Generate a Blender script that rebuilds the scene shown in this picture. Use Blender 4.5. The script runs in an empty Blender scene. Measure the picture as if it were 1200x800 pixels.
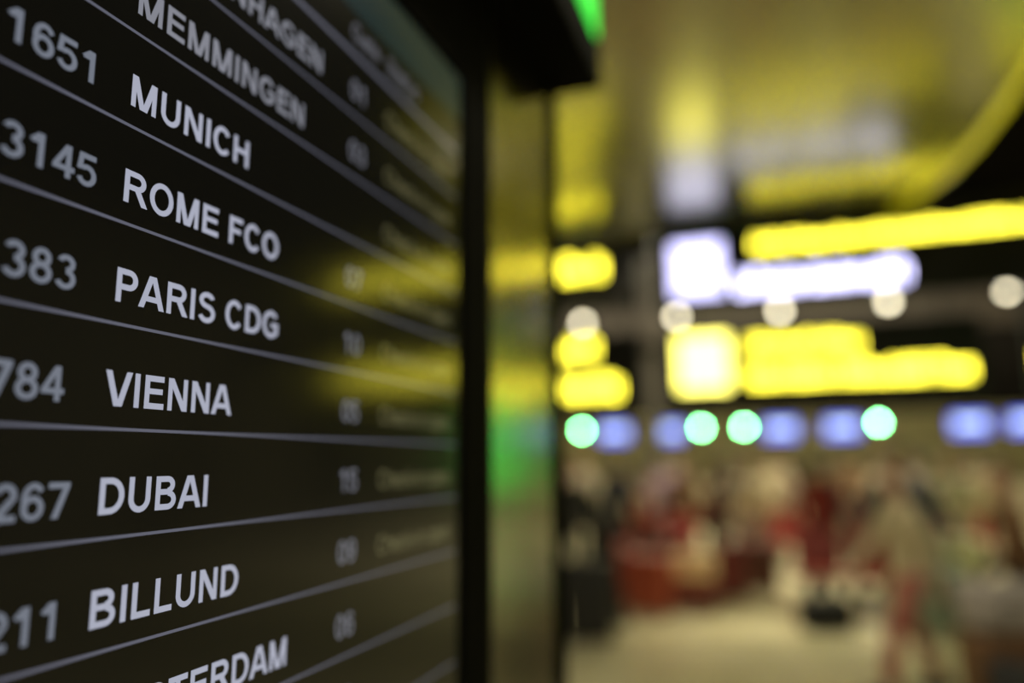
import bpy, bmesh, math, random
from mathutils import Vector, Matrix

random.seed(7)
S = bpy.context.scene
COL = S.collection

# ------------------------------------------------------------------ camera
F = 864.02 / 1200 * 36.0
YAW, PITCH, ROLL = math.radians(19.4757), math.radians(9.1953), math.radians(-0.4439)
CAM = Vector((0, 0, 1.70))
fw = Vector((-math.sin(YAW) * math.cos(PITCH), math.cos(YAW) * math.cos(PITCH), math.sin(PITCH)))
rt0 = Vector((math.cos(YAW), math.sin(YAW), 0))
up0 = rt0.cross(fw)
rt = rt0 * math.cos(ROLL) + up0 * math.sin(ROLL)
up = -rt0 * math.sin(ROLL) + up0 * math.cos(ROLL)
cd = bpy.data.cameras.new('camera')
cam = bpy.data.objects.new('camera', cd)
COL.objects.link(cam)
M3 = Matrix((rt, up, -fw)).transposed()
cam.matrix_world = Matrix.Translation(CAM) @ M3.to_4x4()
cd.sensor_width = 36
cd.lens = F
cd.clip_start = 0.02
cd.clip_end = 200
cd.dof.use_dof = True
cd.dof.focus_distance = 0.330
cd.dof.aperture_fstop = 1.72
cd.dof.aperture_blades = 0
S.camera = cam
S.view_settings.view_transform = 'Standard'
S.view_settings.look = 'None'
S.view_settings.exposure = 0.0
S.view_settings.gamma = 1.0
S.view_settings.use_curve_mapping = False
try:
    S.cycles.use_denoising = True
    S.cycles.sample_clamp_indirect = 6.0
    S.cycles.caustics_reflective = False
    S.cycles.caustics_refractive = False
except Exception:
    pass

# ------------------------------------------------------------------ world
w = bpy.data.worlds.new('world')
S.world = w
w.use_nodes = True
w.node_tree.nodes['Background'].inputs[0].default_value = (0.60, 0.56, 0.36, 1)
w.node_tree.nodes['Background'].inputs[1].default_value = 0.045

# unseen fill lamps added high in the dark void, housings further down
HALL_FILL = [(-6.0, 12.6), (-3.0, 12.6), (0.0, 12.6), (2.6, 12.6), (-5.0, 19.0), (-1.7, 19.0), (1.6, 19.0), (4.6, 19.0)]
FILL_LAMP_Z = 7.55
for (lx, ly) in HALL_FILL:
    ld = bpy.data.lights.new('hall_lamp_light', 'AREA')
    ld.shape = 'DISK'; ld.size = 0.8; ld.energy = 330; ld.color = (1.0, 0.92, 0.66)
    lo = bpy.data.objects.new('hall_lamp_light', ld)
    lo.location = (lx, ly, FILL_LAMP_Z - 0.03); COL.objects.link(lo)
# more unseen fill lamps, added behind the viewer and right of the soffit
REAR_FILL = [(3.0, -1.0), (6.5, -2.5)]
for (lx, ly) in REAR_FILL:
    ld = bpy.data.lights.new('hall_lamp_light', 'AREA')
    ld.shape = 'DISK'; ld.size = 0.6; ld.energy = 70; ld.color = (1.0, 0.92, 0.66)
    lo = bpy.data.objects.new('hall_lamp_light', ld)
    lo.location = (lx, ly, FILL_LAMP_Z - 0.03); COL.objects.link(lo)

SOFFIT_FILL = [(-2.2, 3.5), (-0.4, 3.5), (1.0, 3.5)]  # unseen lamps added to brighten the near floor and the people
for (lx, ly) in SOFFIT_FILL:
    ld = bpy.data.lights.new('recessed_lamp_light', 'AREA')
    ld.shape = 'DISK'; ld.size = 0.45; ld.energy = 48; ld.color = (1.0, 0.92, 0.68)
    lo = bpy.data.objects.new('recessed_lamp_light', ld)
    lo.location = (lx, ly, 4.88 - 0.02); COL.objects.link(lo)


def ray(px, py):
    """direction through a photograph pixel, scaled so that it advances one metre along the hall"""
    v = rt * ((px - 600) / 864.02) - up * ((py - 400) / 864.02) + fw
    return v / v.y


def at(px, py, Y):
    return CAM + ray(px, py) * Y


# ------------------------------------------------------------------ materials
def node_mat(name):
    m = bpy.data.materials.new(name)
    m.use_nodes = True
    return m, m.node_tree, m.node_tree.nodes['Principled BSDF']


def mat(name, col, rough=0.5, metal=0.0, var=0.0, scale=8.0, emit=None, es=0.0, bump=0.0, spec=0.5, stretch=(1, 1, 1)):
    m, nt, b = node_mat(name)
    b.inputs['Base Color'].default_value = (*col, 1)
    b.inputs['Roughness'].default_value = rough
    b.inputs['Metallic'].default_value = metal
    b.inputs['Specular IOR Level'].default_value = spec
    if emit:
        b.inputs['Emission Color'].default_value = (*emit, 1)
        b.inputs['Emission Strength'].default_value = es
    if var or bump:
        tc = nt.nodes.new('ShaderNodeTexCoord')
        mp = nt.nodes.new('ShaderNodeMapping')
        mp.inputs['Scale'].default_value = stretch
        n = nt.nodes.new('ShaderNodeTexNoise')
        n.inputs['Scale'].default_value = scale
        n.inputs['Detail'].default_value = 4
        nt.links.new(tc.outputs['Object'], mp.inputs[0])
        nt.links.new(mp.outputs[0], n.inputs['Vector'])
        if var:
            r = nt.nodes.new('ShaderNodeValToRGB')
            r.color_ramp.elements[0].position = 0.3
            r.color_ramp.elements[1].position = 0.7
            r.color_ramp.elements[0].color = (*[c * (1 - var) for c in col], 1)
            r.color_ramp.elements[1].color = (*[min(1, c * (1 + var)) for c in col], 1)
            nt.links.new(n.outputs[0], r.inputs[0])
            nt.links.new(r.outputs[0], b.inputs['Base Color'])
        if bump:
            bp = nt.nodes.new('ShaderNodeBump')
            bp.inputs['Strength'].default_value = bump
            bp.inputs['Distance'].default_value = 0.01
            nt.links.new(n.outputs[0], bp.inputs['Height'])
            nt.links.new(bp.outputs[0], b.inputs['Normal'])
    return m


def glow(name, col, es, base=(0.02, 0.02, 0.02), rough=0.3):
    return mat(name, base, rough, emit=col, es=es, var=0.05)


M = {}
M['floor'] = mat('polished_floor', (0.60, 0.54, 0.34), 0.22, var=0.10, scale=2.5, bump=0.02)
M['joint'] = mat('floor_joint', (0.30, 0.27, 0.18), 0.6)
M['ceiling'] = mat('brushed_metal_ceiling', (0.23, 0.23, 0.14), 0.25, metal=0.92, var=0.08, scale=3, stretch=(1, 6, 1))
M['fascia'] = mat('soffit_fascia', (0.05, 0.045, 0.02), 0.5, var=0.1)
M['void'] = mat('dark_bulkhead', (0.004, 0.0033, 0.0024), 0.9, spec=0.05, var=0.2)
M['backwall'] = mat('beige_back_wall', (0.66, 0.64, 0.44), 0.6, var=0.1, scale=1.5)
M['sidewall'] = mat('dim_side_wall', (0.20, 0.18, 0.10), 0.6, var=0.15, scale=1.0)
M['beam'] = mat('brown_beam', (0.055, 0.042, 0.030), 0.6, var=0.12)
M['pole'] = mat('brown_column', (0.07, 0.06, 0.045), 0.6, var=0.1)
M['black'] = mat('black_plastic', (0.008, 0.008, 0.006), 0.5, var=0.2, scale=40, spec=0.2)
M['bezel'] = mat('matt_black_bezel', (0.005, 0.005, 0.004), 0.75, var=0.2, scale=60, spec=0.02)
M['steel'] = mat('brushed_steel', (0.42, 0.40, 0.35), 0.17, metal=1.0, var=0.12, scale=30, stretch=(1, 8, 0.3))
M['yellow'] = glow('yellow_sign_light', (1.0, 0.87, 0.055), 9.5)
M['yellow_icon'] = glow('yellow_icon_light', (1.0, 0.90, 0.16), 6.0)
M['white'] = glow('cool_white_sign_light', (0.64, 0.62, 1.0), 8.5)
M['white_icon'] = glow('cool_white_pictogram_light', (0.62, 0.60, 1.0), 3.6)
M['cove'] = glow('yellow_cove_light', (1.0, 0.88, 0.0), 0.5)  # emission stands in for the yellow reflection at the ceiling edge
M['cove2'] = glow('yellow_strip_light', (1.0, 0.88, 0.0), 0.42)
M['green_dot'] = glow('green_signal_light', (0.18, 1.0, 0.28), 135)
M['warm_lamp'] = glow('warm_lamp_light', (1.0, 0.90, 0.62), 13)
M['blue_screen'] = glow('blue_monitor_light', (0.13, 0.19, 1.0), 2.0)
M['blue_band'] = glow('pale_monitor_band', (0.62, 0.78, 1.0), 2.6)
M['green_face'] = glow('green_sign_face', (0.03, 0.95, 0.06), 1.3)
M['green_tube'] = glow('green_neon', (0.05, 1.0, 0.09), 5.5)
M['green_tube_dim'] = glow('dim_green_neon', (0.20, 1.0, 0.16), 0.9)
M['lampglass'] = glow('lamp_glass', (1.0, 0.92, 0.66), 4)
M['desk'] = mat('desk_laminate', (0.42, 0.37, 0.26), 0.4, var=0.1)
M['desktop'] = mat('desk_top', (0.50, 0.47, 0.36), 0.3, var=0.05)
M['redseat'] = mat('red_seat_shell', (0.28, 0.024, 0.012), 0.35, var=0.1)
M['chrome'] = mat('chrome', (0.6, 0.6, 0.58), 0.2, metal=1.0, var=0.05)
M['rubber'] = mat('rubber', (0.02, 0.02, 0.02), 0.7, var=0.1)
M['eye'] = mat('eye', (0.03, 0.02, 0.02), 0.2)


# glossy display: black panel with an anti-glare gloss; the lit signs of the hall mirror in it
def display(name, emit, es, rough=0.125):
    m, nt, b = node_mat(name)
    b.inputs['Base Color'].default_value = (0.010, 0.010, 0.009, 1)
    b.inputs['Roughness'].default_value = rough
    b.inputs['IOR'].default_value = 1.46
    b.inputs['Emission Color'].default_value = (*emit, 1)
    b.inputs['Emission Strength'].default_value = es
    tc = nt.nodes.new('ShaderNodeTexCoord')
    n = nt.nodes.new('ShaderNodeTexNoise')
    n.inputs['Scale'].default_value = 900
    bp = nt.nodes.new('ShaderNodeBump')
    bp.inputs['Strength'].default_value = 0.02
    bp.inputs['Distance'].default_value = 0.0002
    nt.links.new(tc.outputs['Object'], n.inputs['Vector'])
    nt.links.new(n.outputs[0], bp.inputs['Height'])
    nt.links.new(bp.outputs[0], b.inputs['Normal'])
    return m


M['lcd'] = display('display_black', (0.9, 0.9, 0.8), 0.0022)
M['lcd_head'] = display('display_header', (0.16, 0.50, 0.62), 0.035)
M['lcd_text'] = display('display_white_text', (0.66, 0.69, 0.86), 0.58)
M['lcd_text_dim'] = display('display_white_text_dim', (0.66, 0.68, 0.80), 0.34)  # upper rows: viewing-angle dimming put into the emission
M['lcd_flight'] = display('display_flight_number', (0.62, 0.69, 0.86), 0.26)
M['lcd_gate'] = display('display_gate_number', (0.64, 0.66, 0.80), 0.25)
M['lcd_line'] = display('display_rule', (0.58, 0.60, 0.80), 0.19)
M['lcd_status'] = display('display_status_text', (0.62, 0.58, 0.28), 0.24)


# ------------------------------------------------------------------ mesh helpers
def link(name, me, m=None, parent=None, loc=(0, 0, 0)):
    o = bpy.data.objects.new(name, me)
    o.location = loc
    COL.objects.link(o)
    if m is not None and me is not None:
        me.materials.clear()
        me.materials.append(m)
    if parent is not None:
        o.parent = parent
    return o


def from_bm(bm, smooth=False):
    me = bpy.data.meshes.new('mesh')
    if smooth:
        for f in bm.faces:
            f.smooth = True
    bm.to_mesh(me)
    bm.free()
    return me


def add_box(bm, x0, x1, y0, y1, z0, z1, bev=0.0):
    t = bmesh.new()
    bmesh.ops.create_cube(t, size=1)
    for v in t.verts:
        v.co = Vector(((x0 + x1) / 2 + v.co.x * (x1 - x0), (y0 + y1) / 2 + v.co.y * (y1 - y0), (z0 + z1) / 2 + v.co.z * (z1 - z0)))
    if bev:
        bmesh.ops.bevel(t, geom=t.edges[:], offset=bev, segments=2, affect='EDGES', profile=0.6)
    me = bpy.data.meshes.new('tmp'); t.to_mesh(me); t.free()
    bm.from_mesh(me); bpy.data.meshes.remove(me)


def box(x0, x1, y0, y1, z0, z1, bev=0.0):
    bm = bmesh.new()
    add_box(bm, x0, x1, y0, y1, z0, z1, bev)
    return from_bm(bm)


def add_cyl(bm, a, b, r0, r1=None, seg=20):
    r1 = r0 if r1 is None else r1
    a, b = Vector(a), Vector(b)
    d = b - a
    t = bmesh.new()
    bmesh.ops.create_cone(t, cap_ends=True, segments=seg, radius1=r0, radius2=r1, depth=d.length)
    q = d.to_track_quat('Z', 'Y').to_matrix().to_4x4()
    bmesh.ops.transform(t, matrix=Matrix.Translation((a + b) / 2) @ q, verts=t.verts)
    me = bpy.data.meshes.new('tmp'); t.to_mesh(me); t.free()
    bm.from_mesh(me); bpy.data.meshes.remove(me)


def cyl(a, b, r0, r1=None, seg=20):
    bm = bmesh.new(); add_cyl(bm, a, b, r0, r1, seg)
    return from_bm(bm)


def tube(pts, r, seg=8):
    bm = bmesh.new()
    rings = []
    pts = [Vector(p) for p in pts]
    for i, p in enumerate(pts):
        d = (pts[min(i + 1, len(pts) - 1)] - pts[max(i - 1, 0)]).normalized()
        a = d.cross(Vector((0, 1, 0.02))).normalized()
        b = d.cross(a).normalized()
        rings.append([bm.verts.new(p + a * r * math.cos(2 * math.pi * k / seg) + b * r * math.sin(2 * math.pi * k / seg)) for k in range(seg)])
    for i in range(len(rings) - 1):
        for k in range(seg):
            bm.faces.new((rings[i][k], rings[i][(k + 1) % seg], rings[i + 1][(k + 1) % seg], rings[i + 1][k]))
    bm.faces.new(rings[0][::-1]); bm.faces.new(rings[-1])
    bmesh.ops.recalc_face_normals(bm, faces=bm.faces)
    return from_bm(bm, True)


def thing(name, label, cat, loc=(0, 0, 0), rz=0.0, group=None):
    o = bpy.data.objects.new(name, None)
    o.empty_display_size = 0.1
    COL.objects.link(o)
    o.location = loc
    o.rotation_euler = (0, 0, rz)
    o['label'] = label
    o['category'] = cat
    if group:
        o['group'] = group
    return o


def tag(o, label, cat, group=None):
    o['label'] = label; o['category'] = cat
    if group:
        o['group'] = group
    return o


def struct(name, me, m, label, cat='structure'):
    o = link(name, me, m)
    o['kind'] = 'structure'
    o['label'] = label
    o['category'] = cat
    return o


def copy_tree(o, parent=None):
    c = o.copy()
    COL.objects.link(c)
    if parent is not None:
        c.parent = parent
    for ch in list(o.children):
        copy_tree(ch, c)
    return c


# ------------------------------------------------------------------ the setting
floor = struct('floor', box(-12, 14, -4, 24, -0.12, 0.0), M['floor'], 'polished beige hall floor under the crowd', 'floor')
jb = bmesh.new()
for k in range(-11, 14):
    add_box(jb, k - 0.004, k + 0.004, -4, 24, -0.001, 0.0012)
for k in range(-3, 24):
    add_box(jb, -12, 14, k - 0.004, k + 0.004, -0.001, 0.0013)
jo = link('floor_joint', from_bm(jb), M['joint'], floor)
jo['kind'] = 'stuff'

# soffit: flat metal ceiling whose free edge runs straight, then curves towards the viewer
edge = [(-12, 11.0), (-6, 11.0), (-3.03, 10.95), (-1.5, 10.9), (-0.26, 10.75), (0.75, 10.6), (1.35, 10.35), (1.79, 9.95), (2.05, 9.3),
        (2.16, 8.5), (2.20, 7.7), (2.2, 6.7), (2.12, 5.6), (1.9, 4.5), (1.6, 3.2), (1.3, 1.5), (1.2, -4)]
CZ = 4.88
edge = [(x * 0.9636, y * (0.992 if -1 < x < 2 and y > 9 else 0.9636)) if y > 0 and x > -5 else (x, y * (0.9636 if y > 0 else 1)) for x, y in edge]


def ceil_mesh():
    bm = bmesh.new()
    top, bot = [], []
    pts = edge + [(-12, -4)]
    bot = [bm.verts.new((x, y, CZ)) for x, y in pts]
    top = [bm.verts.new((x, y, CZ + 0.35)) for x, y in pts]
    bm.faces.new(bot); bm.faces.new(top[::-1])
    n = len(pts)
    for i in range(n):
        bm.faces.new((bot[i], top[i], top[(i + 1) % n], bot[(i + 1) % n]))
    bmesh.ops.recalc_face_normals(bm, faces=bm.faces)
    return from_bm(bm)


ceiling = struct('ceiling', ceil_mesh(), M['ceiling'], 'low brushed metal ceiling that mirrors the lit signs', 'ceiling')
se = [(3.45, 10.5), (3.75, 10.5), (2.95, 7.8), (2.6, 5.9), (2.35, 5.9), (2.58, 7.8)]  # unseen glowing strip, added so the side panel mirrors yellow
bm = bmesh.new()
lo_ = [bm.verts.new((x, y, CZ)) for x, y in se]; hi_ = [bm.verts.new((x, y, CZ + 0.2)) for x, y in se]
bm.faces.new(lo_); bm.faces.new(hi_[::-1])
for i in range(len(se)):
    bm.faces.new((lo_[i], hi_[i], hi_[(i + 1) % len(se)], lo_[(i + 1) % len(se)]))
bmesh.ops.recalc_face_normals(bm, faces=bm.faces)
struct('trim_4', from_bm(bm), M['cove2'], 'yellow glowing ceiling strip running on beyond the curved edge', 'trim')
struct('trim_5', box(-12, -1.55, 10.56, 10.66, CZ - 0.22, CZ + 0.35), M['void'], 'dark fascia along the straight edge of the low ceiling', 'trim')  # added to keep the green lights from mirroring in the ceiling
cv = tube([(x + 0.02, y + 0.02, CZ - 0.03) for x, y in edge[3:15]], 0.045, 8)  # glowing tube drawn in place of the yellow sign's ceiling reflection
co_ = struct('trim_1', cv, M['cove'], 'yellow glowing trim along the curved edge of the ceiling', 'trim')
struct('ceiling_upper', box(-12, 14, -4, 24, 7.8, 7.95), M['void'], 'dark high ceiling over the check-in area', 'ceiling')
struct('wall_back', box(-12, 14, 22.6, 22.8, 0, 3.0), M['backwall'], 'beige wall behind the check-in desks', 'wall')
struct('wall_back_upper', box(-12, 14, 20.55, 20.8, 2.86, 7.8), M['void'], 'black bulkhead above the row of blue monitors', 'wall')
struct('wall_left', box(-12.2, -12, -4, 24, 0, 7.8), M['sidewall'], 'dim wall on the far left of the hall', 'wall')
struct('wall_right', box(14, 14.2, -4, 24, 0, 7.8), M['sidewall'], 'dim wall on the far right of the hall', 'wall')
struct('wall_front', box(-12, 14, -4.2, -4, 0, 7.8), M['sidewall'], 'dim wall behind the viewer', 'wall')
bz0, bz1 = 1.7 + 17.2 * 0.160, 1.7 + 17.2 * 0.203
struct('trim_2', box(-12, 14, 17.2, 17.6, bz0, bz1, 0.02), M['beam'], 'brown beam crossing the hall behind the hanging signs', 'beam')
xp = at(760, 400, 17.5).x
col_ = struct('trim_3', cyl((xp, 17.95, 0), (xp, 17.95, 7.8), 0.20, seg=28), M['pole'], 'slim brown column left of the white pictogram sign', 'column')

# rims of the fill lamps added in the low ceiling, out of view
for (lx, ly) in SOFFIT_FILL:
    t = thing('recessed_lamp', 'round recessed lamp set flush in the low metal ceiling, ' + ('left' if lx < -1 else 'middle' if lx < 0 else 'right') + ' of three', 'lamp', (lx, ly, CZ), 0, 'recessed lamps in the low ceiling')
    link('lamp_rim', cyl((0, 0, -0.012), (0, 0, 0.02), 0.27, 0.25, 28), M['steel'], t)

FILL_LAMP_WORDS = ['leftmost of four', 'second from left', 'third from left', 'rightmost of four'] * 2 + ['nearer the cabinet', 'further to the right']
# housings for the added hall and rear fill lamps
for i, (lx, ly) in enumerate(HALL_FILL + REAR_FILL):
    where = ('above the check-in desks' if ly > 15 else 'behind the low ceiling edge' if ly > 5 else 'behind the viewer')
    t = thing('ceiling_lamp', 'round lamp on the dark high ceiling ' + where + ', ' + FILL_LAMP_WORDS[i], 'lamp', (lx, ly, FILL_LAMP_Z), 0, 'round lamps under the dark high ceiling')
    link('lamp_housing', cyl((0, 0, 0.0), (0, 0, 0.22), 0.45, 0.38, 28), M['black'], t)
    link('lamp_rim', cyl((0, 0, -0.02), (0, 0, 0.02), 0.47, 0.47, 28), M['steel'], t)

# ------------------------------------------------------------------ lettering
TK = 134.0


class Glyphs:
    """block capitals and figures built from bars, slants and arcs, cap height 716"""
    def __init__(s, t=TK):
        s.t = t

    def bar(s, x0, y0, x1, y1):
        s.q.append([(x0, y0), (x1, y0), (x1, y1), (x0, y1)])

    def sl(s, xb, yb, xt, yt, w=None):
        w = w or s.t * 1.12
        s.q.append([(xb - w / 2, yb), (xb + w / 2, yb), (xt + w / 2, yt), (xt - w / 2, yt)])

    def arc(s, cx, cy, rx, ry, a0, a1, t=None):
        t = t or s.t
        n = max(4, int(abs(a1 - a0) / 12))
        pr = None
        for k in range(n + 1):
            a = math.radians(a0 + (a1 - a0) * k / n)
            c, d = math.cos(a), math.sin(a)
            o = (cx + rx * c, cy + ry * d)
            i = (cx + (rx - t) * c, cy + (ry - t * 0.92) * d)
            if pr:
                s.q.append([pr[0], o, i, pr[1]])
            pr = (o, i)

    def get(s, ch):
        s.q = []
        t, H = s.t, 716.0
        h = H / 2
        adv = 722
        B, A, L = s.bar, s.arc, s.sl
        if ch == 'A':
            L(75, 0, 361 - 25, H); L(647, 0, 361 + 25, H); B(190, 150, 532, 150 + t * .9)
        elif ch == 'B':
            B(70, 0, 70 + t, H); B(70, 0, 420, t * .92); B(70, H - t * .92, 400, H); B(70, 320, 420, 320 + t * .9)
            A(400, 530, 215, 186, -90, 90); A(420, 208, 245, 208, -90, 90)
        elif ch == 'C':
            A(365, h, 320, 370, 38, 322)
        elif ch == 'D':
            B(70, 0, 70 + t, H); B(70, 0, 330, t * .92); B(70, H - t * .92, 330, H); A(330, h, 350, h, -90, 90)
        elif ch == 'E':
            adv = 667
            B(72, 0, 72 + t, H); B(72, 0, 620, t * .95); B(72, H - t * .95, 605, H); B(72, 318, 575, 318 + t * .9)
        elif ch == 'F':
            adv = 611
            B(72, 0, 72 + t, H); B(72, H - t * .95, 565, H); B(72, 300, 500, 300 + t * .9)
        elif ch == 'G':
            adv = 778
            A(390, h, 348, 370, 42, 326); B(395, 285, 700, 285 + t * .9); B(700 - t, 105, 700, 370)
        elif ch == 'H':
            B(70, 0, 70 + t, H); B(652 - t, 0, 652, H); B(70, 310, 652, 310 + t * .95)
        elif ch == 'I':
            adv = 278; B(76, 0, 76 + t, H)
        elif ch == 'K':
            B(72, 0, 72 + t, H); L(215, 300, 580, H, t * 1.4); L(590, 0, 290, 420, t * 1.3)
        elif ch == 'L':
            adv = 611; B(74, 0, 74 + t, H); B(74, 0, 570, t * .95)
        elif ch == 'M':
            adv = 833
            B(70, 0, 70 + t * .93, H); B(763 - t * .93, 0, 763, H); L(416 - 28, 0, 70 + 85, H); L(416 + 28, 0, 763 - 85, H)
        elif ch == 'N':
            B(70, 0, 70 + t * .95, H); B(652 - t * .95, 0, 652, H); L(652 - 70, 0, 70 + 70, H, t * 1.25)
        elif ch in 'OØ':
            adv = 778; A(389, h, 346, 370, 0, 360)
            if ch == 'Ø':
                L(110, -20, 668, H + 20, t * .8)
        elif ch == 'P':
            adv = 667
            B(72, 0, 72 + t, H); B(72, H - t * .92, 400, H); B(72, 270, 400, 270 + t * .92); A(390, 493, 235, 223, -90, 90)
        elif ch == 'R':
            B(72, 0, 72 + t, H); B(72, H - t * .92, 420, H); B(72, 295, 420, 295 + t * .92); A(415, 505.5, 235, 210.5, -90, 90); L(635, 0, 420, 340, t * 1.25)
        elif ch == 'S':
            adv = 667
            A(333, 530, 262, 198, 20, 270); A(333, 215, 285, 228, -160, 90)
        elif ch == 'T':
            adv = 611; B(305 - t / 2, 0, 305 + t / 2, H); B(20, H - t * .95, 590, H)
        elif ch == 'U':
            B(70, 270, 70 + t, H); B(652 - t, 270, 652, H); A(361, 275, 291, 287, 180, 360)
        elif ch == 'V':
            adv = 667; L(333 - 28, 0, 68, H); L(333 + 28, 0, 598, H)
        elif ch == '0':
            adv = 556; A(278, h, 238, 368, 0, 360)
        elif ch == '1':
            adv = 556; B(250, 0, 250 + t * 1.05, H); L(120, 545, 300, H, t * 1.2); B(90, 500, 250, 500 + t * .7)
        elif ch == '2':
            adv = 556; A(275, 505, 225, 216, -20, 165); L(105, 60, 435, 450, t * 1.35); B(35, 0, 505, t)
        elif ch == '3':
            adv = 556; A(265, 530, 212, 190, -90, 160); A(268, 208, 240, 218, -160, 90)
        elif ch == '4':
            adv = 556; B(320, 0, 320 + t, H); B(25, 150, 530, 150 + t * .95); L(85, 230, 370, H, t * 1.1)
        elif ch == '5':
            adv = 556; B(105, H - t, 480, H); L(88, 340, 135, H, t); A(268, 232, 242, 242, -160, 130)
        elif ch == '6':
            adv = 556; A(280, 232, 240, 242, 0, 360); A(290, 400, 250, 322, 35, 200)
        elif ch == '7':
            adv = 556; B(40, H - t, 515, H); L(205, 0, 450, H - t * .6, t * 1.2)
        elif ch == '8':
            adv = 556; A(278, 525, 208, 198, 0, 360); A(278, 210, 240, 220, 0, 360)
        elif ch == '9':
            adv = 556; A(276, 486, 240, 240, 0, 360); A(266, 316, 250, 326, -145, 20)
        elif ch == 'c':
            adv = 556; A(285, 260, 245, 270, 42, 318)
        elif ch == 'a':
            adv = 556; A(250, 165, 210, 175, 0, 360); B(400, 0, 400 + t, 380); A(275, 360, 243, 170, 0, 160)
        elif ch == 'e':
            adv = 556; A(280, 260, 248, 270, 0, 325); B(80, 215, 520, 215 + t * .75)
        elif ch == 'h':
            adv = 611; B(70, 0, 70 + t, H); B(541 - t, 0, 541, 330); A(305, 310, 236, 220, 0, 170)
        elif ch == 'n':
            adv = 611; B(70, 0, 70 + t, 519); B(541 - t, 0, 541, 330); A(305, 310, 236, 220, 0, 170)
        elif ch == 'i':
            adv = 278; B(76, 0, 76 + t, 519); B(76, H - t, 76 + t, H)
        elif ch == 'k':
            adv = 556; B(70, 0, 70 + t, H); L(215, 200, 430, 519, t * 1.3); L(480, 0, 270, 330, t * 1.3)
        elif ch == 'o':
            adv = 611; A(305, 260, 262, 270, 0, 360)
        elif ch == 'p':
            adv = 611; B(70, -199, 70 + t, 519); A(320, 260, 250, 270, 0, 360)
        elif ch == 's':
            adv = 556; A(270, 385, 205, 145, 20, 270); A(270, 145, 230, 155, -160, 90)
        elif ch == 't':
            adv = 333; B(105, 60, 105 + t, 660); B(20, 430, 315, 519); A(200, 95, 95, 100, 180, 290)
        elif ch == 'u':
            adv = 611; B(70, 190, 70 + t, 519); B(541 - t, 0, 541, 519); A(305, 200, 236, 212, 180, 360)
        elif ch == '-':
            adv = 333; B(50, 200, 285, 200 + t)
        elif ch == ' ':
            adv = 278
        return s.q, adv


def text_mesh(txt, em, sx=1.0, t=TK):
    """lettering in the y-z plane reading along +y, origin at the left end of the baseline"""
    g = Glyphs(t)
    bm = bmesh.new()
    x = 0
    k = 0
    for ch in txt:
        q, adv = g.get(ch)
        for poly in q:
            off = 0.0000012 * (k % 40)
            k += 1
            f = bm.faces.new([bm.verts.new((off, (x + a) / 1000 * em * sx, b / 1000 * em)) for a, b in poly])
            f.normal_update()
            if f.normal.x < 0:
                f.normal_flip()
        x += adv
    return from_bm(bm)


# ------------------------------------------------------------------ departure board
BX = -0.26
ROW = 0.170293 * 0.26
Z0 = 1.70 + 0.736475 * 0.26            # rule number 0


def rz_(k):
    return Z0 - k * ROW


SY0, SY1 = -0.34, 0.598
ST, SB = rz_(-3.75), rz_(10.2)
board = thing('departure_board', 'tall black departures display cabinet listing cities in white letters, filling the left half', 'display board', (BX, 0, 0))
hb = bmesh.new()
add_box(hb, -0.16, -0.006, SY0 - 0.06, 0.662, 0.0, 2.34, 0.004)
link('housing', from_bm(hb), M['black'], board)
# bezel round the screen
bb = bmesh.new()
add_box(bb, -0.012, 0.0035, SY1, 0.662, SB - 0.06, 2.20, 0.0015)
add_box(bb, -0.012, 0.0035, SY0 - 0.05, SY0, SB - 0.06, 2.20, 0.0015)
add_box(bb, -0.012, 0.0035, SY0, SY1, ST, 2.20, 0.0015)
add_box(bb, -0.012, 0.0035, SY0, SY1, SB - 0.06, SB, 0.0015)
link('bezel', from_bm(bb), M['bezel'], board)
scr = link('screen', box(-0.010, 0.0, SY0, SY1, SB, ST), M['lcd'], board)
hd = link('screen_header', box(-0.0005, 0.00006, SY0, SY1 - 0.004, rz_(-2.72), rz_(-3.68)), M['lcd_head'], scr)
for k in range(-2, 11):
    th = 0.0030 if k == -2 else 0.00135
    link('row_rule', box(0.0, 0.00006, SY0 + 0.01, SY1 - 0.012, rz_(k) - th / 2, rz_(k) + th / 2), M['lcd_line'], scr)


def put(name, txt, em, y, row, m, base=0.215, sx=1.0, t=TK):
    return link(name, text_mesh(txt, em, sx, t), m, scr, (0.00012, y, rz_(row + 1) + base * ROW))


EM = 0.0207
for txt, r in (('COPENHAGEN', -2), ('MEMMINGEN', -1), ('MUNICH', 0), ('ROME FCO', 1), ('PARIS CDG', 2), ('VIENNA', 3), ('DUBAI', 4), ('BILLUND', 5), ('AMSTERDAM', 6)):
    y = 0.2302
    put('destination_text', txt, EM, y, r, M['lcd_text_dim' if r < 0 else 'lcd_text'], sx=0.972)
for txt, y, r in (('1651', 0.1735, 0), ('3145', 0.1762, 1), ('383', 0.1815, 2), ('784', 0.1803, 3), ('267', 0.1870, 4), ('211', 0.1880, 5)):
    put('flight_number', txt, 0.0190, y, r, M['lcd_flight'], t=122)
for txt, r in (('01', -2), ('03', -1), ('07', 1), ('10', 2), ('05', 3), ('15', 4), ('09', 5), ('06', 6), ('08', 7)):
    put('gate_number', txt, 0.0195, 0.4075, r, M['lcd_gate'], t=112, base=0.26)
for r in (-2, -1, 0, 1, 2, 3, 4, 5):
    put('status_text', 'Check-in open', 0.0172, 0.4560, r, M['lcd_status'], t=86, base=0.27)
put('header_text', 'Gate', 0.0172, 0.4070, -3, M['lcd_gate'], t=90, base=0.25)
put('header_text', 'Status', 0.0172, 0.4560, -3, M['lcd_gate'], t=90, base=0.25)

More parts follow.
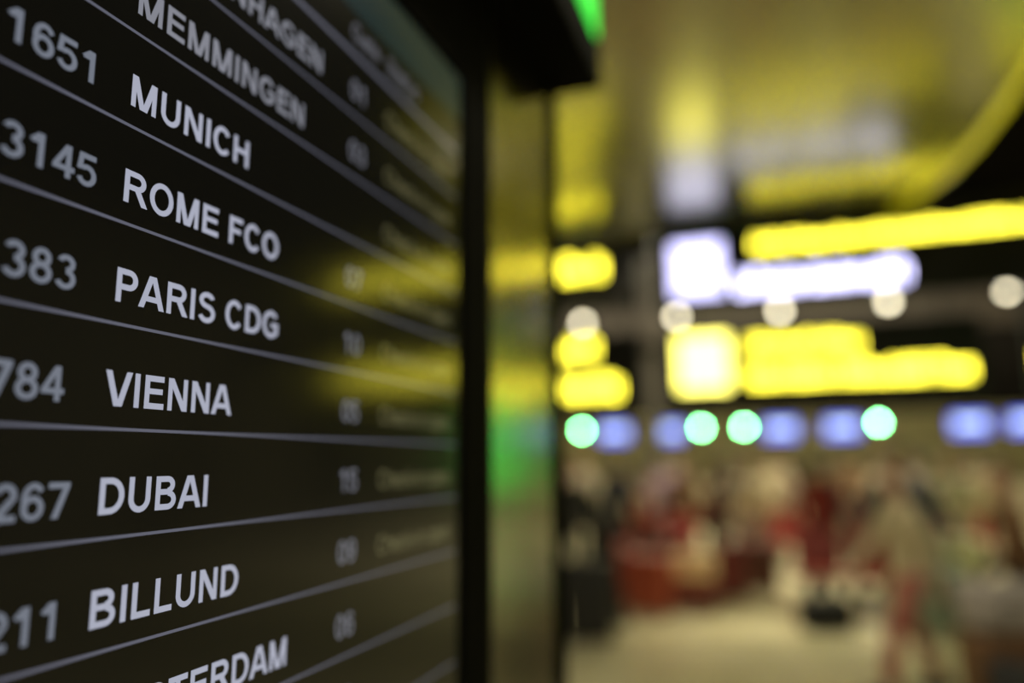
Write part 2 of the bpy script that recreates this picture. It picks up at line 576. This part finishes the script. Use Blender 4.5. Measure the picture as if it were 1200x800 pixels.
# mirror-finished side panel and black corner post
sp = bmesh.new()
add_box(sp, -0.10, 0.001, 0.671, 0.884, 0.0, 2.34, 0.003)
link('side_panel', from_bm(sp), M['steel'], board)
link('corner_post', box(-0.10, 0.006, 0.884, 0.914, 0.0, 2.34, 0.003), M['bezel'], board)
link('panel_seam', box(-0.02, 0.0015, 0.662, 0.671, 0.0, 2.34), M['black'], board)
# header box projecting above the display, its outer face a green lit sign
hx = bmesh.new()
BZ = 2.193
add_box(hx, -0.16, 0.068, SY0 - 0.06, 0.915, BZ, BZ + 0.30, 0.004)
head = link('header_box', from_bm(hx), M['bezel'], board)
link('lit_sign_face', box(0.066, 0.0700, 0.30, 0.888, BZ + 0.058, BZ + 0.262, 0.001), M['green_face'], head)

# ------------------------------------------------------------------ hanging signs
SG = 10.0


def letter_row(x0, x1, z0, z1, y, seed, words=True):
    """a row of lit characters too small to read: thin strokes in letter-sized groups with word gaps"""
    rn = random.Random(seed)
    bm = bmesh.new()
    h = z1 - z0
    x = x0
    k = 0
    nxt = rn.randint(5, 8)
    st = h * 0.15
    while x < x1 - 0.02:
        wd = min(h * rn.choice((0.42, 0.5, 0.55)), x1 - x)
        hh = h if (rn.random() < 0.4 or k == 0) else h * 0.74
        add_box(bm, x, x + st, y - 0.012, y, z0, z0 + hh)
        if wd > 2 * st:
            add_box(bm, x + wd - st, x + wd, y - 0.012, y, z0, z0 + hh * rn.choice((1, 0.8)))
            zz_ = z0 + rn.choice((0, hh * 0.42, hh - st))
            add_box(bm, x + st, x + wd - st, y - 0.012, y, zz_, zz_ + st)
        x += wd + h * 0.16
        k += 1
        if k >= nxt:
            x += h * 0.2
            k = 0
            nxt = rn.randint(4, 9)
    return from_bm(bm)


def P(px, py, Y=SG):
    p = at(px, py, Y)
    return p.x, p.z


def sign(name, label, x0, x1, z0, z1, Y, group=None):
    t = thing(name, label, 'sign', ((x0 + x1) / 2, Y, z0), 0, group)
    t['_c'] = 0
    del t['_c']
    cx = (x0 + x1) / 2
    link('sign_panel', box(x0 - cx, x1 - cx, 0.0, 0.14, 0, z1 - z0, 0.01), M['black'], t)
    for s in (-0.4, 0.4):
        xx = (x1 - x0) * s
        top = (CZ if Y < 10.5 else 7.8) - z0
        if top - (z1 - z0) > 0.01:
            link('hanging_rod', cyl((xx, 0.07, z1 - z0 - 0.01), (xx, 0.07, top), 0.02, seg=12), M['black'], t)
    return t, cx, z0


def on_sign(t, cx, z0, name, me_fn, m):
    o = link(name, me_fn, m, t)
    o.location = (-cx, -SGY[0], -z0)
    return o


SGY = [SG]


def strips(t, cx, z0, rows, Y, seed=1):
    for i, (nm, px0, px1, py0, py1, m) in enumerate(rows):
        xa, _ = P(px0, (py0 + py1) / 2, Y); xb, _ = P(px1, (py0 + py1) / 2, Y)
        xm = (px0 + px1) / 2
        _, zt = P(px0, py0, Y); _, zb = P(px0, py1, Y)
        if nm == 'pictogram':
            me = box(xa, xb, Y - 0.013, Y - 0.001, zb, zt, 0.005)
        else:
            me = letter_row(xa, xb, zb, zt, Y - 0.001, seed * 10 + i)
        o = link(nm, me, M[m], t)
        o.location = (-cx, -Y, -z0)


# upper sign: white pictogram, long yellow line, white line
x0, _ = P(768, 300); x1 = 6.1
_, z1 = P(775, 277); _, zb = P(775, 366)
z1 = 4.86
t, cx, zz = sign('hanging_sign', 'long upper black sign with white pictogram square and yellow line above white line', x0, x1, zb, z1, SG)
strips(t, cx, zz, [('pictogram', 788, 846, 288, 348, 'white_icon'), ('lit_text', 864, 1066, 321, 344, 'white'), ('lit_text', 884, 1282, 280, 294, 'yellow')], SG, 3)
o = link('lit_text', letter_row(3.9, 5.95, 4.35, 4.72, SG - 0.018, 55), M['yellow'], t); o.location = (-cx, -SG, -zz)
# lower sign
x0, _ = P(772, 400); x1, _ = P(1172, 430)
_, z1 = P(775, 380); _, zb = P(775, 468)
t, cx, zz = sign('hanging_sign', 'lower black sign with big yellow pictogram square and two yellow lines', x0, x1, zb, z1 , SG + 0.6)
Y2 = SG + 0.6
strips(t, cx, zz, [('pictogram', 795, 854, 396, 457, 'yellow_icon'), ('lit_text', 878, 1012, 396, 413, 'yellow'), ('lit_text', 878, 1140, 430, 451, 'yellow')], Y2, 5)
# left signs, partly behind the board
x0, _ = P(600, 300); x1, _ = P(728, 310)
_, z1 = P(650, 292); _, zb = P(650, 352)
t, cx, zz = sign('hanging_sign', 'short upper sign with one yellow line right beside the display cabinet', x0, x1, zb, z1, SG)
strips(t, cx, zz, [('lit_text', 615, 709, 309, 332, 'yellow')], SG, 7)
x0, _ = P(600, 400); x1, _ = P(746, 430)
_, z1 = P(650, 385); _, zb = P(650, 482)
t, cx, zz = sign('hanging_sign', 'short lower sign with two yellow lines right beside the display cabinet', x0, x1, zb, z1, Y2)
strips(t, cx, zz, [('lit_text', 615, 697, 404, 422, 'yellow'), ('lit_text', 615, 729, 446, 468, 'yellow')], Y2, 8)


# signs further right in the hall, seen only as reflections in the display and side panel
def far_sign(label, xa, xb, za, zb_, rows, Y):
    t, cx, zz = sign('hanging_sign', label, xa, xb, za, zb_, Y)
    for i, (m, a, b, c, d) in enumerate(rows):
        o = link('lit_text', letter_row(a, b, c, d, Y - 0.001, 90 + i), M[m], t)
        o.location = (-cx, -Y, -zz)


far_sign('black sign further right whose yellow line mirrors low in the side panel and display', 2.95, 6.3, 2.45, 3.7,
         [('yellow', 3.0, 3.5, 2.5, 2.95), ('yellow', 4.0, 6.1, 2.85, 3.3)], 10.3)

# ------------------------------------------------------------------ lights on the beam
for i, (px, py) in enumerate(((683, 379), (793, 371), (914, 364), (1041, 353), (1180, 340))):
    p = at(px, py, 17.1)
    where = ['right beside the display cabinet', 'below the white pictogram', 'between the two long signs', 'below the right end of the white line', 'near the right edge'][i]
    t = thing('spotlight', 'small round warm spotlight on the brown beam ' + where, 'spotlight', (p.x, 17.2, p.z), 0, 'warm spotlights along the brown beam')
    link('lamp_can', cyl((0, 0.0, 0), (0, -0.10, 0), 0.11, 0.11, 20), M['black'], t)
    link('lens', cyl((0, -0.10, 0), (0, -0.115, 0), 0.085, 0.085, 20), M['warm_lamp'], t)

# ------------------------------------------------------------------ check-in row
MY = 20.0
mons = [(720, 507), (783, 506), (915, 503), (987, 501), (1137, 497), (1206, 495)]
nm = ['leftmost, next to the display cabinet', 'second from the display cabinet', 'third, right of the paired green lights', 'fourth, left of the single green light', 'second from the right edge', 'cut by the right edge']
for i, (px, py) in enumerate(mons):
    p = at(px, py, MY)
    t = thing('desk_monitor', 'blue lit overhead check-in monitor, ' + nm[i], 'monitor', (p.x, MY, p.z), 0, 'blue monitors over the check-in desks')
    link('monitor_frame', box(-0.42, 0.42, 0.0, 0.09, -0.24, 0.24, 0.01), M['black'], t)
    s_ = link('monitor_screen', box(-0.385, 0.385, -0.008, 0.0, -0.205, 0.205), M['blue_screen'], t)
    link('screen_band', box(-0.30, 0.30, -0.012, -0.008, -0.03, 0.10), M['blue_band'], s_)
    bm = bmesh.new(); add_box(bm, -0.03, 0.03, 0.03, 0.08, 0.235, 3.0 - p.z); add_box(bm, -0.03, 0.03, 0.03, 0.552, 2.94 - p.z, 3.0 - p.z)
    link('bracket', from_bm(bm), M['black'], t)
gn = ['beside the leftmost blue monitor', 'left one of the close pair', 'right one of the close pair', 'alone right of the fourth monitor']
for i, (px, py) in enumerate(((682, 504), (822, 501), (872, 500), (1030, 495))):
    p = at(px, py, MY)
    t = thing('signal_light', 'round green signal light over the check-in desks, ' + gn[i], 'signal light', (p.x, MY, p.z), 0, 'green signal lights over the check-in desks')
    link('lamp_can', cyl((0, 0.08, 0), (0, 0, 0), 0.085, 0.085, 20), M['black'], t)
    link('lens', cyl((0, 0.0, 0), (0, -0.012, 0), 0.062, 0.062, 20), M['green_dot'], t)
    bm = bmesh.new(); add_box(bm, -0.015, 0.015, 0.03, 0.06, 0.07, 3.0 - p.z); add_box(bm, -0.015, 0.015, 0.03, 0.552, 2.96 - p.z, 3.0 - p.z)
    link('bracket', from_bm(bm), M['black'], t)
dn = ['leftmost', 'second', 'third', 'fourth', 'fifth', 'sixth', 'rightmost']
for i in range(7):
    x = -5.2 + i * 1.85
    t = thing('check_in_desk', 'beige check-in desk under the blue monitors, ' + dn[i] + ' of the row', 'desk', (x, 19.6, 0), 0, 'check-in desks along the back wall')
    link('desk_body', box(-0.75, 0.75, 0.0, 0.65, 0.08, 1.06, 0.02), M['desk'], t)
    link('worktop', box(-0.80, 0.80, -0.08, 0.70, 1.06, 1.12, 0.01), M['desktop'], t)
    link('plinth', box(-0.72, 0.72, 0.05, 0.6, 0.0, 0.08), M['black'], t)
    link('computer_screen', box(-0.25, 0.25, 0.35, 0.39, 1.12, 1.45, 0.01), M['black'], t)

# green neon arc at the right, seen mirrored in the side panel
pts = []
NY = 8.6
for k in range(25):
    a = k / 24
    # slopes relative to the camera height
    ang = -1 + 2 * a
    xs = 0.324 - 0.012 * ang * ang
    zs = 0.045 - 0.25 * ang if ang > 0 else 0.045 - 0.17 * ang
    pts.append((xs * NY, NY, max(0.03, 1.70 + zs * NY)))
neon = thing('neon_arc', 'tall curved green neon light mirrored as a bright streak in the side panel', 'neon light', (pts[12][0], NY, 0))
o = link('neon_tube', tube(pts[9:17], 0.075, 8), M['green_tube'], neon); o.location = (-pts[12][0], -NY, 0)
o = link('dim_tube', tube(pts[0:10], 0.05, 8), M['green_tube_dim'], neon); o.location = (-pts[12][0], -NY, 0)
o = link('dim_tube', tube(pts[16:], 0.05, 8), M['green_tube_dim'], neon); o.location = (-pts[12][0], -NY, 0)
o = link('base_plate', box(pts[-1][0] - 0.25, pts[-1][0] + 0.25, NY - 0.2, NY + 0.2, 0, 0.03, 0.008), M['black'], neon); o.location = (-pts[12][0], -NY, 0)


# ------------------------------------------------------------------ people
def skin_mesh(chains, sub=1):
    """chains: list of vertex lists [(x,y,z,rx,ry)], a vertex may be an int tuple ('j', index)"""
    verts, rad, edges = [], [], []
    names = {}
    for ch in chains:
        prev = None
        for v in ch:
            if isinstance(v, str):
                i = names[v]
            else:
                key = v[0] if isinstance(v[0], str) else None
                c = v[1:] if key else v
                i = len(verts)
                verts.append(c[:3])
                rad.append((c[3], c[4] if len(c) > 4 else c[3]))
                if key:
                    names[key] = i
            if prev is not None:
                edges.append((prev, i))
            prev = i
    me = bpy.data.meshes.new('skel')
    me.from_pydata(verts, edges, [])
    o = bpy.data.objects.new('skel', me)
    COL.objects.link(o)
    o.modifiers.new('s', 'SKIN').use_smooth_shade = True
    sv = me.skin_vertices[0].data
    for i, r in enumerate(rad):
        sv[i].radius = r
        sv[i].use_root = (i == 0)
    ss = o.modifiers.new('u', 'SUBSURF')
    ss.levels = sub; ss.render_levels = sub
    dg = bpy.context.evaluated_depsgraph_get()
    res = bpy.data.meshes.new_from_object(o.evaluated_get(dg))
    bpy.data.objects.remove(o)
    bpy.data.meshes.remove(me)
    return res


def pose(step=0.0, lean=0.0, arm_l=(0.0, 0.1), arm_r=(0.0, 0.1), turn=0.0):
    """joint positions of a 1.72 m figure facing -Y; step in metres, lean forward in radians,
    arm = (swing of upper arm, bend of elbow)"""
    J = {}
    hip = Vector((0, 0, 0.93))
    dirn = Vector((0, -math.sin(lean), math.cos(lean)))
    J['pelvis'] = hip
    J['waist'] = hip + dirn * 0.17
    J['chest'] = hip + dirn * 0.38
    J['neck'] = hip + dirn * 0.55
    hd_ = Vector((0, -math.sin(lean * 0.6), math.cos(lean * 0.6)))
    J['head0'] = J['neck'] + hd_ * 0.09
    J['head1'] = J['head0'] + hd_ * 0.10 + Vector((0, -0.015, 0))
    J['head2'] = J['head1'] + hd_ * 0.065
    for s, n, st, arm in ((1, 'l', step, arm_l), (-1, 'r', -step, arm_r)):
        h = hip + Vector((s * 0.095, 0, -0.05))
        foot = Vector((s * 0.11, -st, 0.085))
        mid = (h + foot) / 2 + Vector((0, -0.03 - abs(st) * 0.12, 0.0))
        J['hip' + n] = h; J['knee' + n] = mid; J['ankle' + n] = foot
        J['toe' + n] = foot + Vector((s * 0.02, -0.17, -0.05))
        sh = J['chest'] + dirn * 0.11 + Vector((s * 0.175, 0, 0))
        a, e = arm
        el = sh + Vector((s * 0.05, -math.sin(a) * 0.29, -math.cos(a) * 0.29))
        b = a + e
        wr = el + Vector((s * 0.01, -math.sin(b) * 0.25, -math.cos(b) * 0.25))
        J['sh' + n] = sh; J['el' + n] = el; J['wr' + n] = wr
        J['hd' + n] = Vector((0, -math.sin(b), -math.cos(b)))
    return J


def V4(v, r, r2=None, off=(0, 0, 0)):
    return (v.x + off[0], v.y + off[1], v.z + off[2], r, r2 if r2 else r)


def build_pose(J):
    body = [[('pel',) + V4(J['pelvis'], 0.085, 0.07), ('wai',) + V4(J['waist'], 0.085, 0.062), ('che',) + V4(J['chest'], 0.085, 0.060),
             ('nek',) + V4(J['neck'], 0.055), ('h0',) + V4(J['head0'], 0.058, 0.065), ('h1',) + V4(J['head1'], 0.078, 0.092), ('h2',) + V4(J['head2'], 0.06, 0.07)]]
    for n, s in (('l', 1), ('r', -1)):
        body.append(['pel', V4(J['hip' + n], 0.050), V4(J['knee' + n], 0.040), V4(J['ankle' + n], 0.034), V4(J['toe' + n], 0.03)])
        wr, d = J['wr' + n], J['hd' + n]
        pal = wr + d * 0.06
        body.append(['che', V4(J['sh' + n], 0.034), V4(J['el' + n], 0.032), V4(wr, 0.026), ('pal' + n,) + V4(pal, 0.030, 0.018)])
        fwd = Vector((0, -d.z, d.y)) if abs(d.z) > 0.01 else Vector((0, 0, 1))
        fwd = Vector((0, -1, 0)) if abs(d.y) < 0.6 else Vector((0, 0, 1))
        for k, ln in enumerate((0.070, 0.078, 0.072, 0.056)):
            o = fwd * (0.027 - 0.018 * k)
            a = pal + d * 0.035 + o
            b = a + d * ln * 0.55 + Vector((-s * 0.008, 0, 0))
            c = a + d * ln * 0.95 + Vector((-s * 0.026, 0, 0))
            body.append(['pal' + n, V4(a, 0.009), V4(b, 0.0085), V4(c, 0.007)])
        a = pal + fwd * 0.035 + d * 0.0
        body.append(['pal' + n, V4(a, 0.011), V4(a + fwd * 0.012 + d * 0.035 + Vector((-s * 0.01, 0, 0)), 0.009)])
    # nose and ears
    h1 = J['head1']
    body.append(['h1', V4(h1 + Vector((0, -0.093, -0.012)), 0.016), V4(h1 + Vector((0, -0.112, -0.030)), 0.012)])
    for s in (1, -1):
        body.append(['h1', V4(h1 + Vector((s * 0.080, 0.01, -0.01)), 0.014, 0.02)])
    out = {}
    out['body'] = skin_mesh(body)
    top = [[('che',) + V4(J['chest'], 0.158, 0.118), ('wai',) + V4(J['waist'], 0.140, 0.108), V4(J['pelvis'], 0.155, 0.125, (0, 0, -0.02)), V4(J['pelvis'], 0.170, 0.140, (0, 0, -0.12))],
           ['che', V4((J['chest'] + J['neck'] * 2) / 3, 0.075)]]
    for n in 'lr':
        top.append(['che', V4(J['sh' + n], 0.075), V4(J['el' + n], 0.060), V4(J['wr' + n], 0.044)])
    out['jacket'] = skin_mesh(top)
    tr = [[('pel',) + V4(J['pelvis'], 0.145, 0.115), V4(J['waist'], 0.122, 0.092, (0, 0, -0.06))]]
    for n in 'lr':
        tr.append(['pel', V4(J['hip' + n], 0.100), V4(J['knee' + n], 0.078), V4(J['ankle' + n], 0.066, 0.066, (0, 0, 0.0))])
    out['trousers'] = skin_mesh(tr)
    for n in 'lr':
        a, b = J['ankle' + n], J['toe' + n]
        bm = bmesh.new()
        add_box(bm, a.x - 0.048, a.x + 0.048, a.y - 0.205, a.y + 0.075, 0.0, 0.085, 0.03)
        add_box(bm, a.x - 0.044, a.x + 0.044, a.y - 0.05, a.y + 0.07, 0.06, 0.125, 0.02)
        out['shoe' + n] = from_bm(bm, True)
    # hair cap and eyes
    bm = bmesh.new()
    bmesh.ops.create_uvsphere(bm, u_segments=20, v_segments=12, radius=1)
    c = J['head1'] + Vector((0, 0.018, 0.022))
    for v in bm.verts:
        x, y, z = v.co
        cut = -0.80 + 1.30 * min(1.0, max(0.0, (0.35 - y) / 0.9))
        zz_ = max(z, cut)
        sh_ = 0.86 if z < cut else 1.0
        v.co = Vector((c.x + x * 0.088 * sh_, c.y + y * 0.104 * sh_, c.z + zz_ * 0.104))
    out['hair'] = from_bm(bm, True)
    bm = bmesh.new()
    for s in (1, -1):
        t2 = bmesh.ops.create_uvsphere(bm, u_segments=8, v_segments=6, radius=0.010)
        for v in t2['verts']:
            v.co += J['head1'] + Vector((s * 0.028, -0.074, 0.004))
    add_box(bm, J['head1'].x - 0.022, J['head1'].x + 0.022, J['head1'].y - 0.078, J['head1'].y - 0.062, J['head1'].z - 0.062, J['head1'].z - 0.054, 0.002)
    out['face'] = from_bm(bm, True)
    return out


POSES = {
    'stand': build_pose(pose(0.02, 0.02, (0.05, 0.15), (-0.05, 0.2))),
    'walk': build_pose(pose(0.26, 0.06, (-0.35, 0.25), (0.4, 0.3))),
    'pull': build_pose(pose(0.18, 0.10, (0.25, 0.5), (-0.55, 0.1))),
    'bend': build_pose(pose(0.10, 0.75, (0.75, 0.2), (0.95, 0.1))),
    'phone': build_pose(pose(0.04, 0.04, (0.25, 1.7), (0.0, 0.15))),
}
CM = {}


def cloth(c, kind='cloth'):
    k = (tuple(c), kind)
    if k not in CM:
        CM[k] = mat('woven_fabric' if kind == 'cloth' else kind, c, 0.85 if kind == 'cloth' else 0.5, var=0.15, scale=25, bump=0.2)
    return CM[k]


def part(name, me, m, parent):
    o = bpy.data.objects.new(name, me)
    COL.objects.link(o)
    o.parent = parent
    if not me.materials:
        me.materials.append(None)
    o.material_slots[0].link = 'OBJECT'
    o.material_slots[0].material = m
    return o


SK = [(0.50, 0.30, 0.20), (0.58, 0.38, 0.27), (0.30, 0.17, 0.10)]
BLACK, NAVY, RED, DRED, ORANGE = (0.012, 0.012, 0.013), (0.015, 0.022, 0.055), (0.26, 0.022, 0.014), (0.14, 0.014, 0.010), (0.30, 0.05, 0.02)
CREAM, BEIGE, BROWN, GREY, PINK, DARK, OLIVE = (0.72, 0.62, 0.42), (0.50, 0.42, 0.26), (0.16, 0.08, 0.035), (0.30, 0.29, 0.27), (0.36, 0.12, 0.09), (0.03, 0.028, 0.025), (0.12, 0.11, 0.05)


def person(px, Y, top, legs, hair, label, ps='stand', rz=0.0, sc=1.0, sk=0):
    p = at(px, 600, Y)
    t = thing('person', label, 'person', (p.x, Y, 0), rz)
    t.scale = (sc, sc, sc)
    D = POSES[ps]
    part('body', D['body'], cloth(SK[sk], 'skin'), t)
    part('jacket', D['jacket'], cloth(top), t)
    part('trousers', D['trousers'], cloth(legs), t)
    part('shoe', D['shoel'], cloth(DARK, 'leather'), t)
    part('shoe', D['shoer'], cloth(DARK, 'leather'), t)
    part('hair', D['hair'], cloth(hair, 'hair'), t)
    part('face_features', D['face'], M['eye'], t)
    return t


R = math.radians
person(706, 7.9, BLACK, BLACK, BROWN, 'person in long black clothes bending beside the foot of the display cabinet', 'bend', R(250), 1.08)
person(724, 10.6, NAVY, DARK, BLACK, 'person in navy jacket standing just right of the figure in black', 'stand', R(180), 1.0)
person(750, 9.6, ORANGE, DARK, BROWN, 'small person in orange red jacket left of the dark red coat', 'walk', R(90), 0.84, 1)
person(772, 13.0, (0.30, 0.20, 0.28), DARK, DARK, 'person in dusty mauve top behind the orange red jacket', 'phone', R(150), 0.97, 1)
person(803, 12.2, BROWN, DARK, BROWN, 'person in brown jacket behind the beige travel bag', 'stand', R(200), 0.97)
person(834, 10.0, DRED, DARK, DARK, 'person in dark red coat behind the beige travel bag', 'pull', R(100), 0.93)
person(856, 14.0, DARK, DARK, DARK, 'person in dark clothes further back behind the cream jumper', 'stand', R(180), 0.98, 2)
person(879, 11.0, CREAM, GREY, BROWN, 'person in bright cream jumper in the middle of the crowd', 'phone', R(20), 0.97)
person(908, 14.6, BEIGE, OLIVE, BROWN, 'person in beige jacket far back in the middle of the crowd', 'stand', R(170), 1.0)
person(930, 13.5, (0.34, 0.26, 0.2), DRED, DARK, 'person in taupe jacket and dark red trousers left of the red seats', 'walk', R(260), 0.95, 1)
person(958, 10.2, RED, DARK, BLACK, 'person with dark hair and red top standing above the black bag', 'stand', R(190), 0.96)
person(975, 12.0, BLACK, DARK, BLACK, 'person in black jacket behind the red top', 'phone', R(120), 0.96)
person(1012, 10.4, NAVY, DRED, DARK, 'person in navy jacket bending over the red seats', 'bend', R(60), 1.14)
person(1040, 12.4, CREAM, OLIVE, BROWN, 'person in pale cream coat between the two navy jackets', 'stand', R(180), 1.0, 1)
person(1086, 9.4, NAVY, GREY, BLACK, 'person in navy jacket right of the pink red trousers', 'walk', R(75), 0.97)
person(1056, 6.3, BEIGE, PINK, BROWN, 'person in beige top and pink red trousers walking nearest the viewer', 'walk', R(290), 0.93, 1)
person(1122, 11.5, (0.42, 0.38, 0.26), GREY, BROWN, 'person in khaki top behind the cream bag', 'stand', R(180), 0.98)
person(1150, 14.3, BEIGE, DARK, DARK, 'person in beige coat far back near the right edge', 'stand', R(200), 0.98)
person(1190, 6.4, BROWN, BLACK, BROWN, 'person in brown jacket and black trousers at the right edge', 'pull', R(270), 0.93)
person(684, 15.6, (0.30, 0.25, 0.2), DARK, BROWN, 'person in grey brown top far back beside the display cabinet', 'stand', R(180), 1.0)
person(792, 16.6, (0.20, 0.16, 0.2), DARK, DARK, 'person in plum top far back at the left desks', 'stand', R(180), 1.0)
person(1002, 16.4, BROWN, DARK, DARK, 'person in brown top far back at the right desks', 'stand', R(180), 1.0)
person(1075, 16.0, GREY, DARK, DARK, 'person in grey top far back at the right desks', 'phone', R(190), 1.0)

person(668, 9.4, BLACK, BLACK, DARK, 'person in black coat half hidden behind the display cabinet', 'stand', R(200), 0.90)


# ------------------------------------------------------------------ luggage
def suitcase(px, Y, col, label, rz=0.0, h=0.66, wd=0.44, group=None, ext=0.38):
    p = at(px, 650, Y)
    t = thing('suitcase', label, 'suitcase', (p.x, Y, 0), rz, group)
    m = cloth(col, 'suitcase_shell')
    bm = bmesh.new()
    add_box(bm, -wd / 2, wd / 2, -0.13, 0.13, 0.05, 0.05 + h, 0.035)
    sh = link('shell', from_bm(bm, True), m, t)
    rb = bmesh.new()
    for k in range(5):
        xx = -wd * 0.36 + k * wd * 0.18
        add_box(rb, xx - 0.012, xx + 0.012, -0.138, 0.138, 0.10, h, 0.004)
    link('rib', from_bm(rb), m, sh)
    hbm = bmesh.new()
    for s in (-0.09, 0.09):
        add_cyl(hbm, (s, 0.09, h), (s, 0.09, h + ext + 0.001), 0.009, seg=8)
    add_cyl(hbm, (-0.10, 0.09, h + ext), (0.10, 0.09, h + ext), 0.014, seg=10)
    link('pull_handle', from_bm(hbm), M['rubber'], t)
    for sx in (-1, 1):
        for sy in (-1, 1):
            link('wheel', cyl((sx * wd * 0.38 - 0.012, sy * 0.09, 0.028), (sx * wd * 0.38 + 0.012, sy * 0.09, 0.028), 0.028, seg=14), M['rubber'], t)
    return t


def bag(px, Y, col, label, size=0.5, rz=0.0, z=0.0):
    p = at(px, 650, Y)
    t = thing('travel_bag', label, 'bag', (p.x, Y, z), rz)
    bm = bmesh.new()
    add_box(bm, -size / 2, size / 2, -size * 0.26, size * 0.26, 0.0, size * 0.62, size * 0.13)
    link('bag_body', from_bm(bm, True), cloth(col), t)
    pts = [(-size * 0.22 + size * 0.44 * k / 8, 0, size * 0.58 + math.sin(math.pi * k / 8) * size * 0.28) for k in range(9)]
    for s in (-0.08, 0.08):
        link('carry_strap', tube([(a, b + s * size, c) for a, b, c in pts], 0.012, 6), cloth(DARK), t)
    return t


suitcase(689, 7.1, BLACK, 'black suitcase beside the person in long black clothes', R(10), 0.72, 0.46)
suitcase(717, 8.9, RED, 'red suitcase nearest the display cabinet', R(15), 0.66, 0.46)
suitcase(760, 8.5, ORANGE, 'orange red suitcase in front of the small orange jacket', R(-15), 0.62, 0.44)
suitcase(852, 9.6, DRED, 'dark red suitcase in front of the dark red coat', R(5), 0.66, 0.44)
bag(813, 8.9, (0.72, 0.50, 0.28), 'large tan beige travel bag in front of the brown jacket', 0.46, 0, 0.36)
suitcase(813, 8.95, DRED, 'low dark red suitcase under the tan travel bag', 0.0, 0.305, 0.52, ext=0.0)
suitcase(780, 10.3, DRED, 'dark red suitcase left of the tan travel bag', R(20), 0.68, 0.46)
suitcase(890, 10.3, (0.10, 0.03, 0.02), 'maroon suitcase at the feet of the cream jumper', R(30), 0.6, 0.42)
bag(962, 8.4, BLACK, 'soft black bag on the floor in front of the red seats', 0.52, R(20))
suitcase(1126, 10.2, CREAM, 'cream hard suitcase in front of the khaki top', 0, 0.72, 0.48)
suitcase(1100, 8.3, (0.16, 0.2, 0.15), 'grey green suitcase left of the cream suitcase', R(15), 0.60, 0.42)
bag(1166, 5.7, (0.34, 0.30, 0.28), 'grey shoulder bag on top of the brown case at the right edge', 0.50, R(10), 0.605)
suitcase(1166, 5.7, BROWN, 'brown suitcase under the grey bag at the right edge', R(10), 0.55, 0.50, ext=0.0)
suitcase(1194, 5.3, BLACK, 'black suitcase cut by the right edge', R(-10), 0.45, 0.46)


# ------------------------------------------------------------------ red seats
def seat_bench(px, Y, n, label, rz=0.0):
    p = at(px, 650, Y)
    t = thing('seat_bench', label, 'bench', (p.x, Y, 0), rz)
    W = 0.56
    link('rail', box(-n * W / 2, n * W / 2, -0.03, 0.03, 0.36, 0.42, 0.01), M['chrome'], t)
    for s in (-1, 1):
        link('leg', box(s * n * W * 0.36 - 0.03, s * n * W * 0.36 + 0.03, -0.24, 0.24, 0.0, 0.05, 0.01), M['chrome'], t)
        link('upright', box(s * n * W * 0.36 - 0.03, s * n * W * 0.36 + 0.03, -0.03, 0.03, 0.04, 0.38), M['chrome'], t)
    for k in range(n):
        x = (-n / 2 + 0.5 + k) * W
        link('seat', box(x - 0.25, x + 0.25, -0.26, 0.22, 0.42, 0.47, 0.018), M['redseat'], t)
        bm = bmesh.new()
        add_box(bm, -0.25, 0.25, -0.02, 0.02, 0.0, 0.42, 0.016)
        bmesh.ops.rotate(bm, verts=bm.verts, cent=(0, 0, 0), matrix=Matrix.Rotation(R(-12), 3, 'X'))
        link('backrest', from_bm(bm), M['redseat'], t, (x, 0.22, 0.46))
    return t


seat_bench(990, 9.2, 2, 'row of red moulded seats under the navy jacket, right of centre')
seat_bench(755, 11.7, 3, 'row of red moulded seats behind the orange red suitcases, left of centre')
seat_bench(1095, 13.3, 3, 'row of red moulded seats behind the cream suitcase')
seat_bench(905, 12.4, 2, 'short row of red moulded seats behind the maroon suitcase')
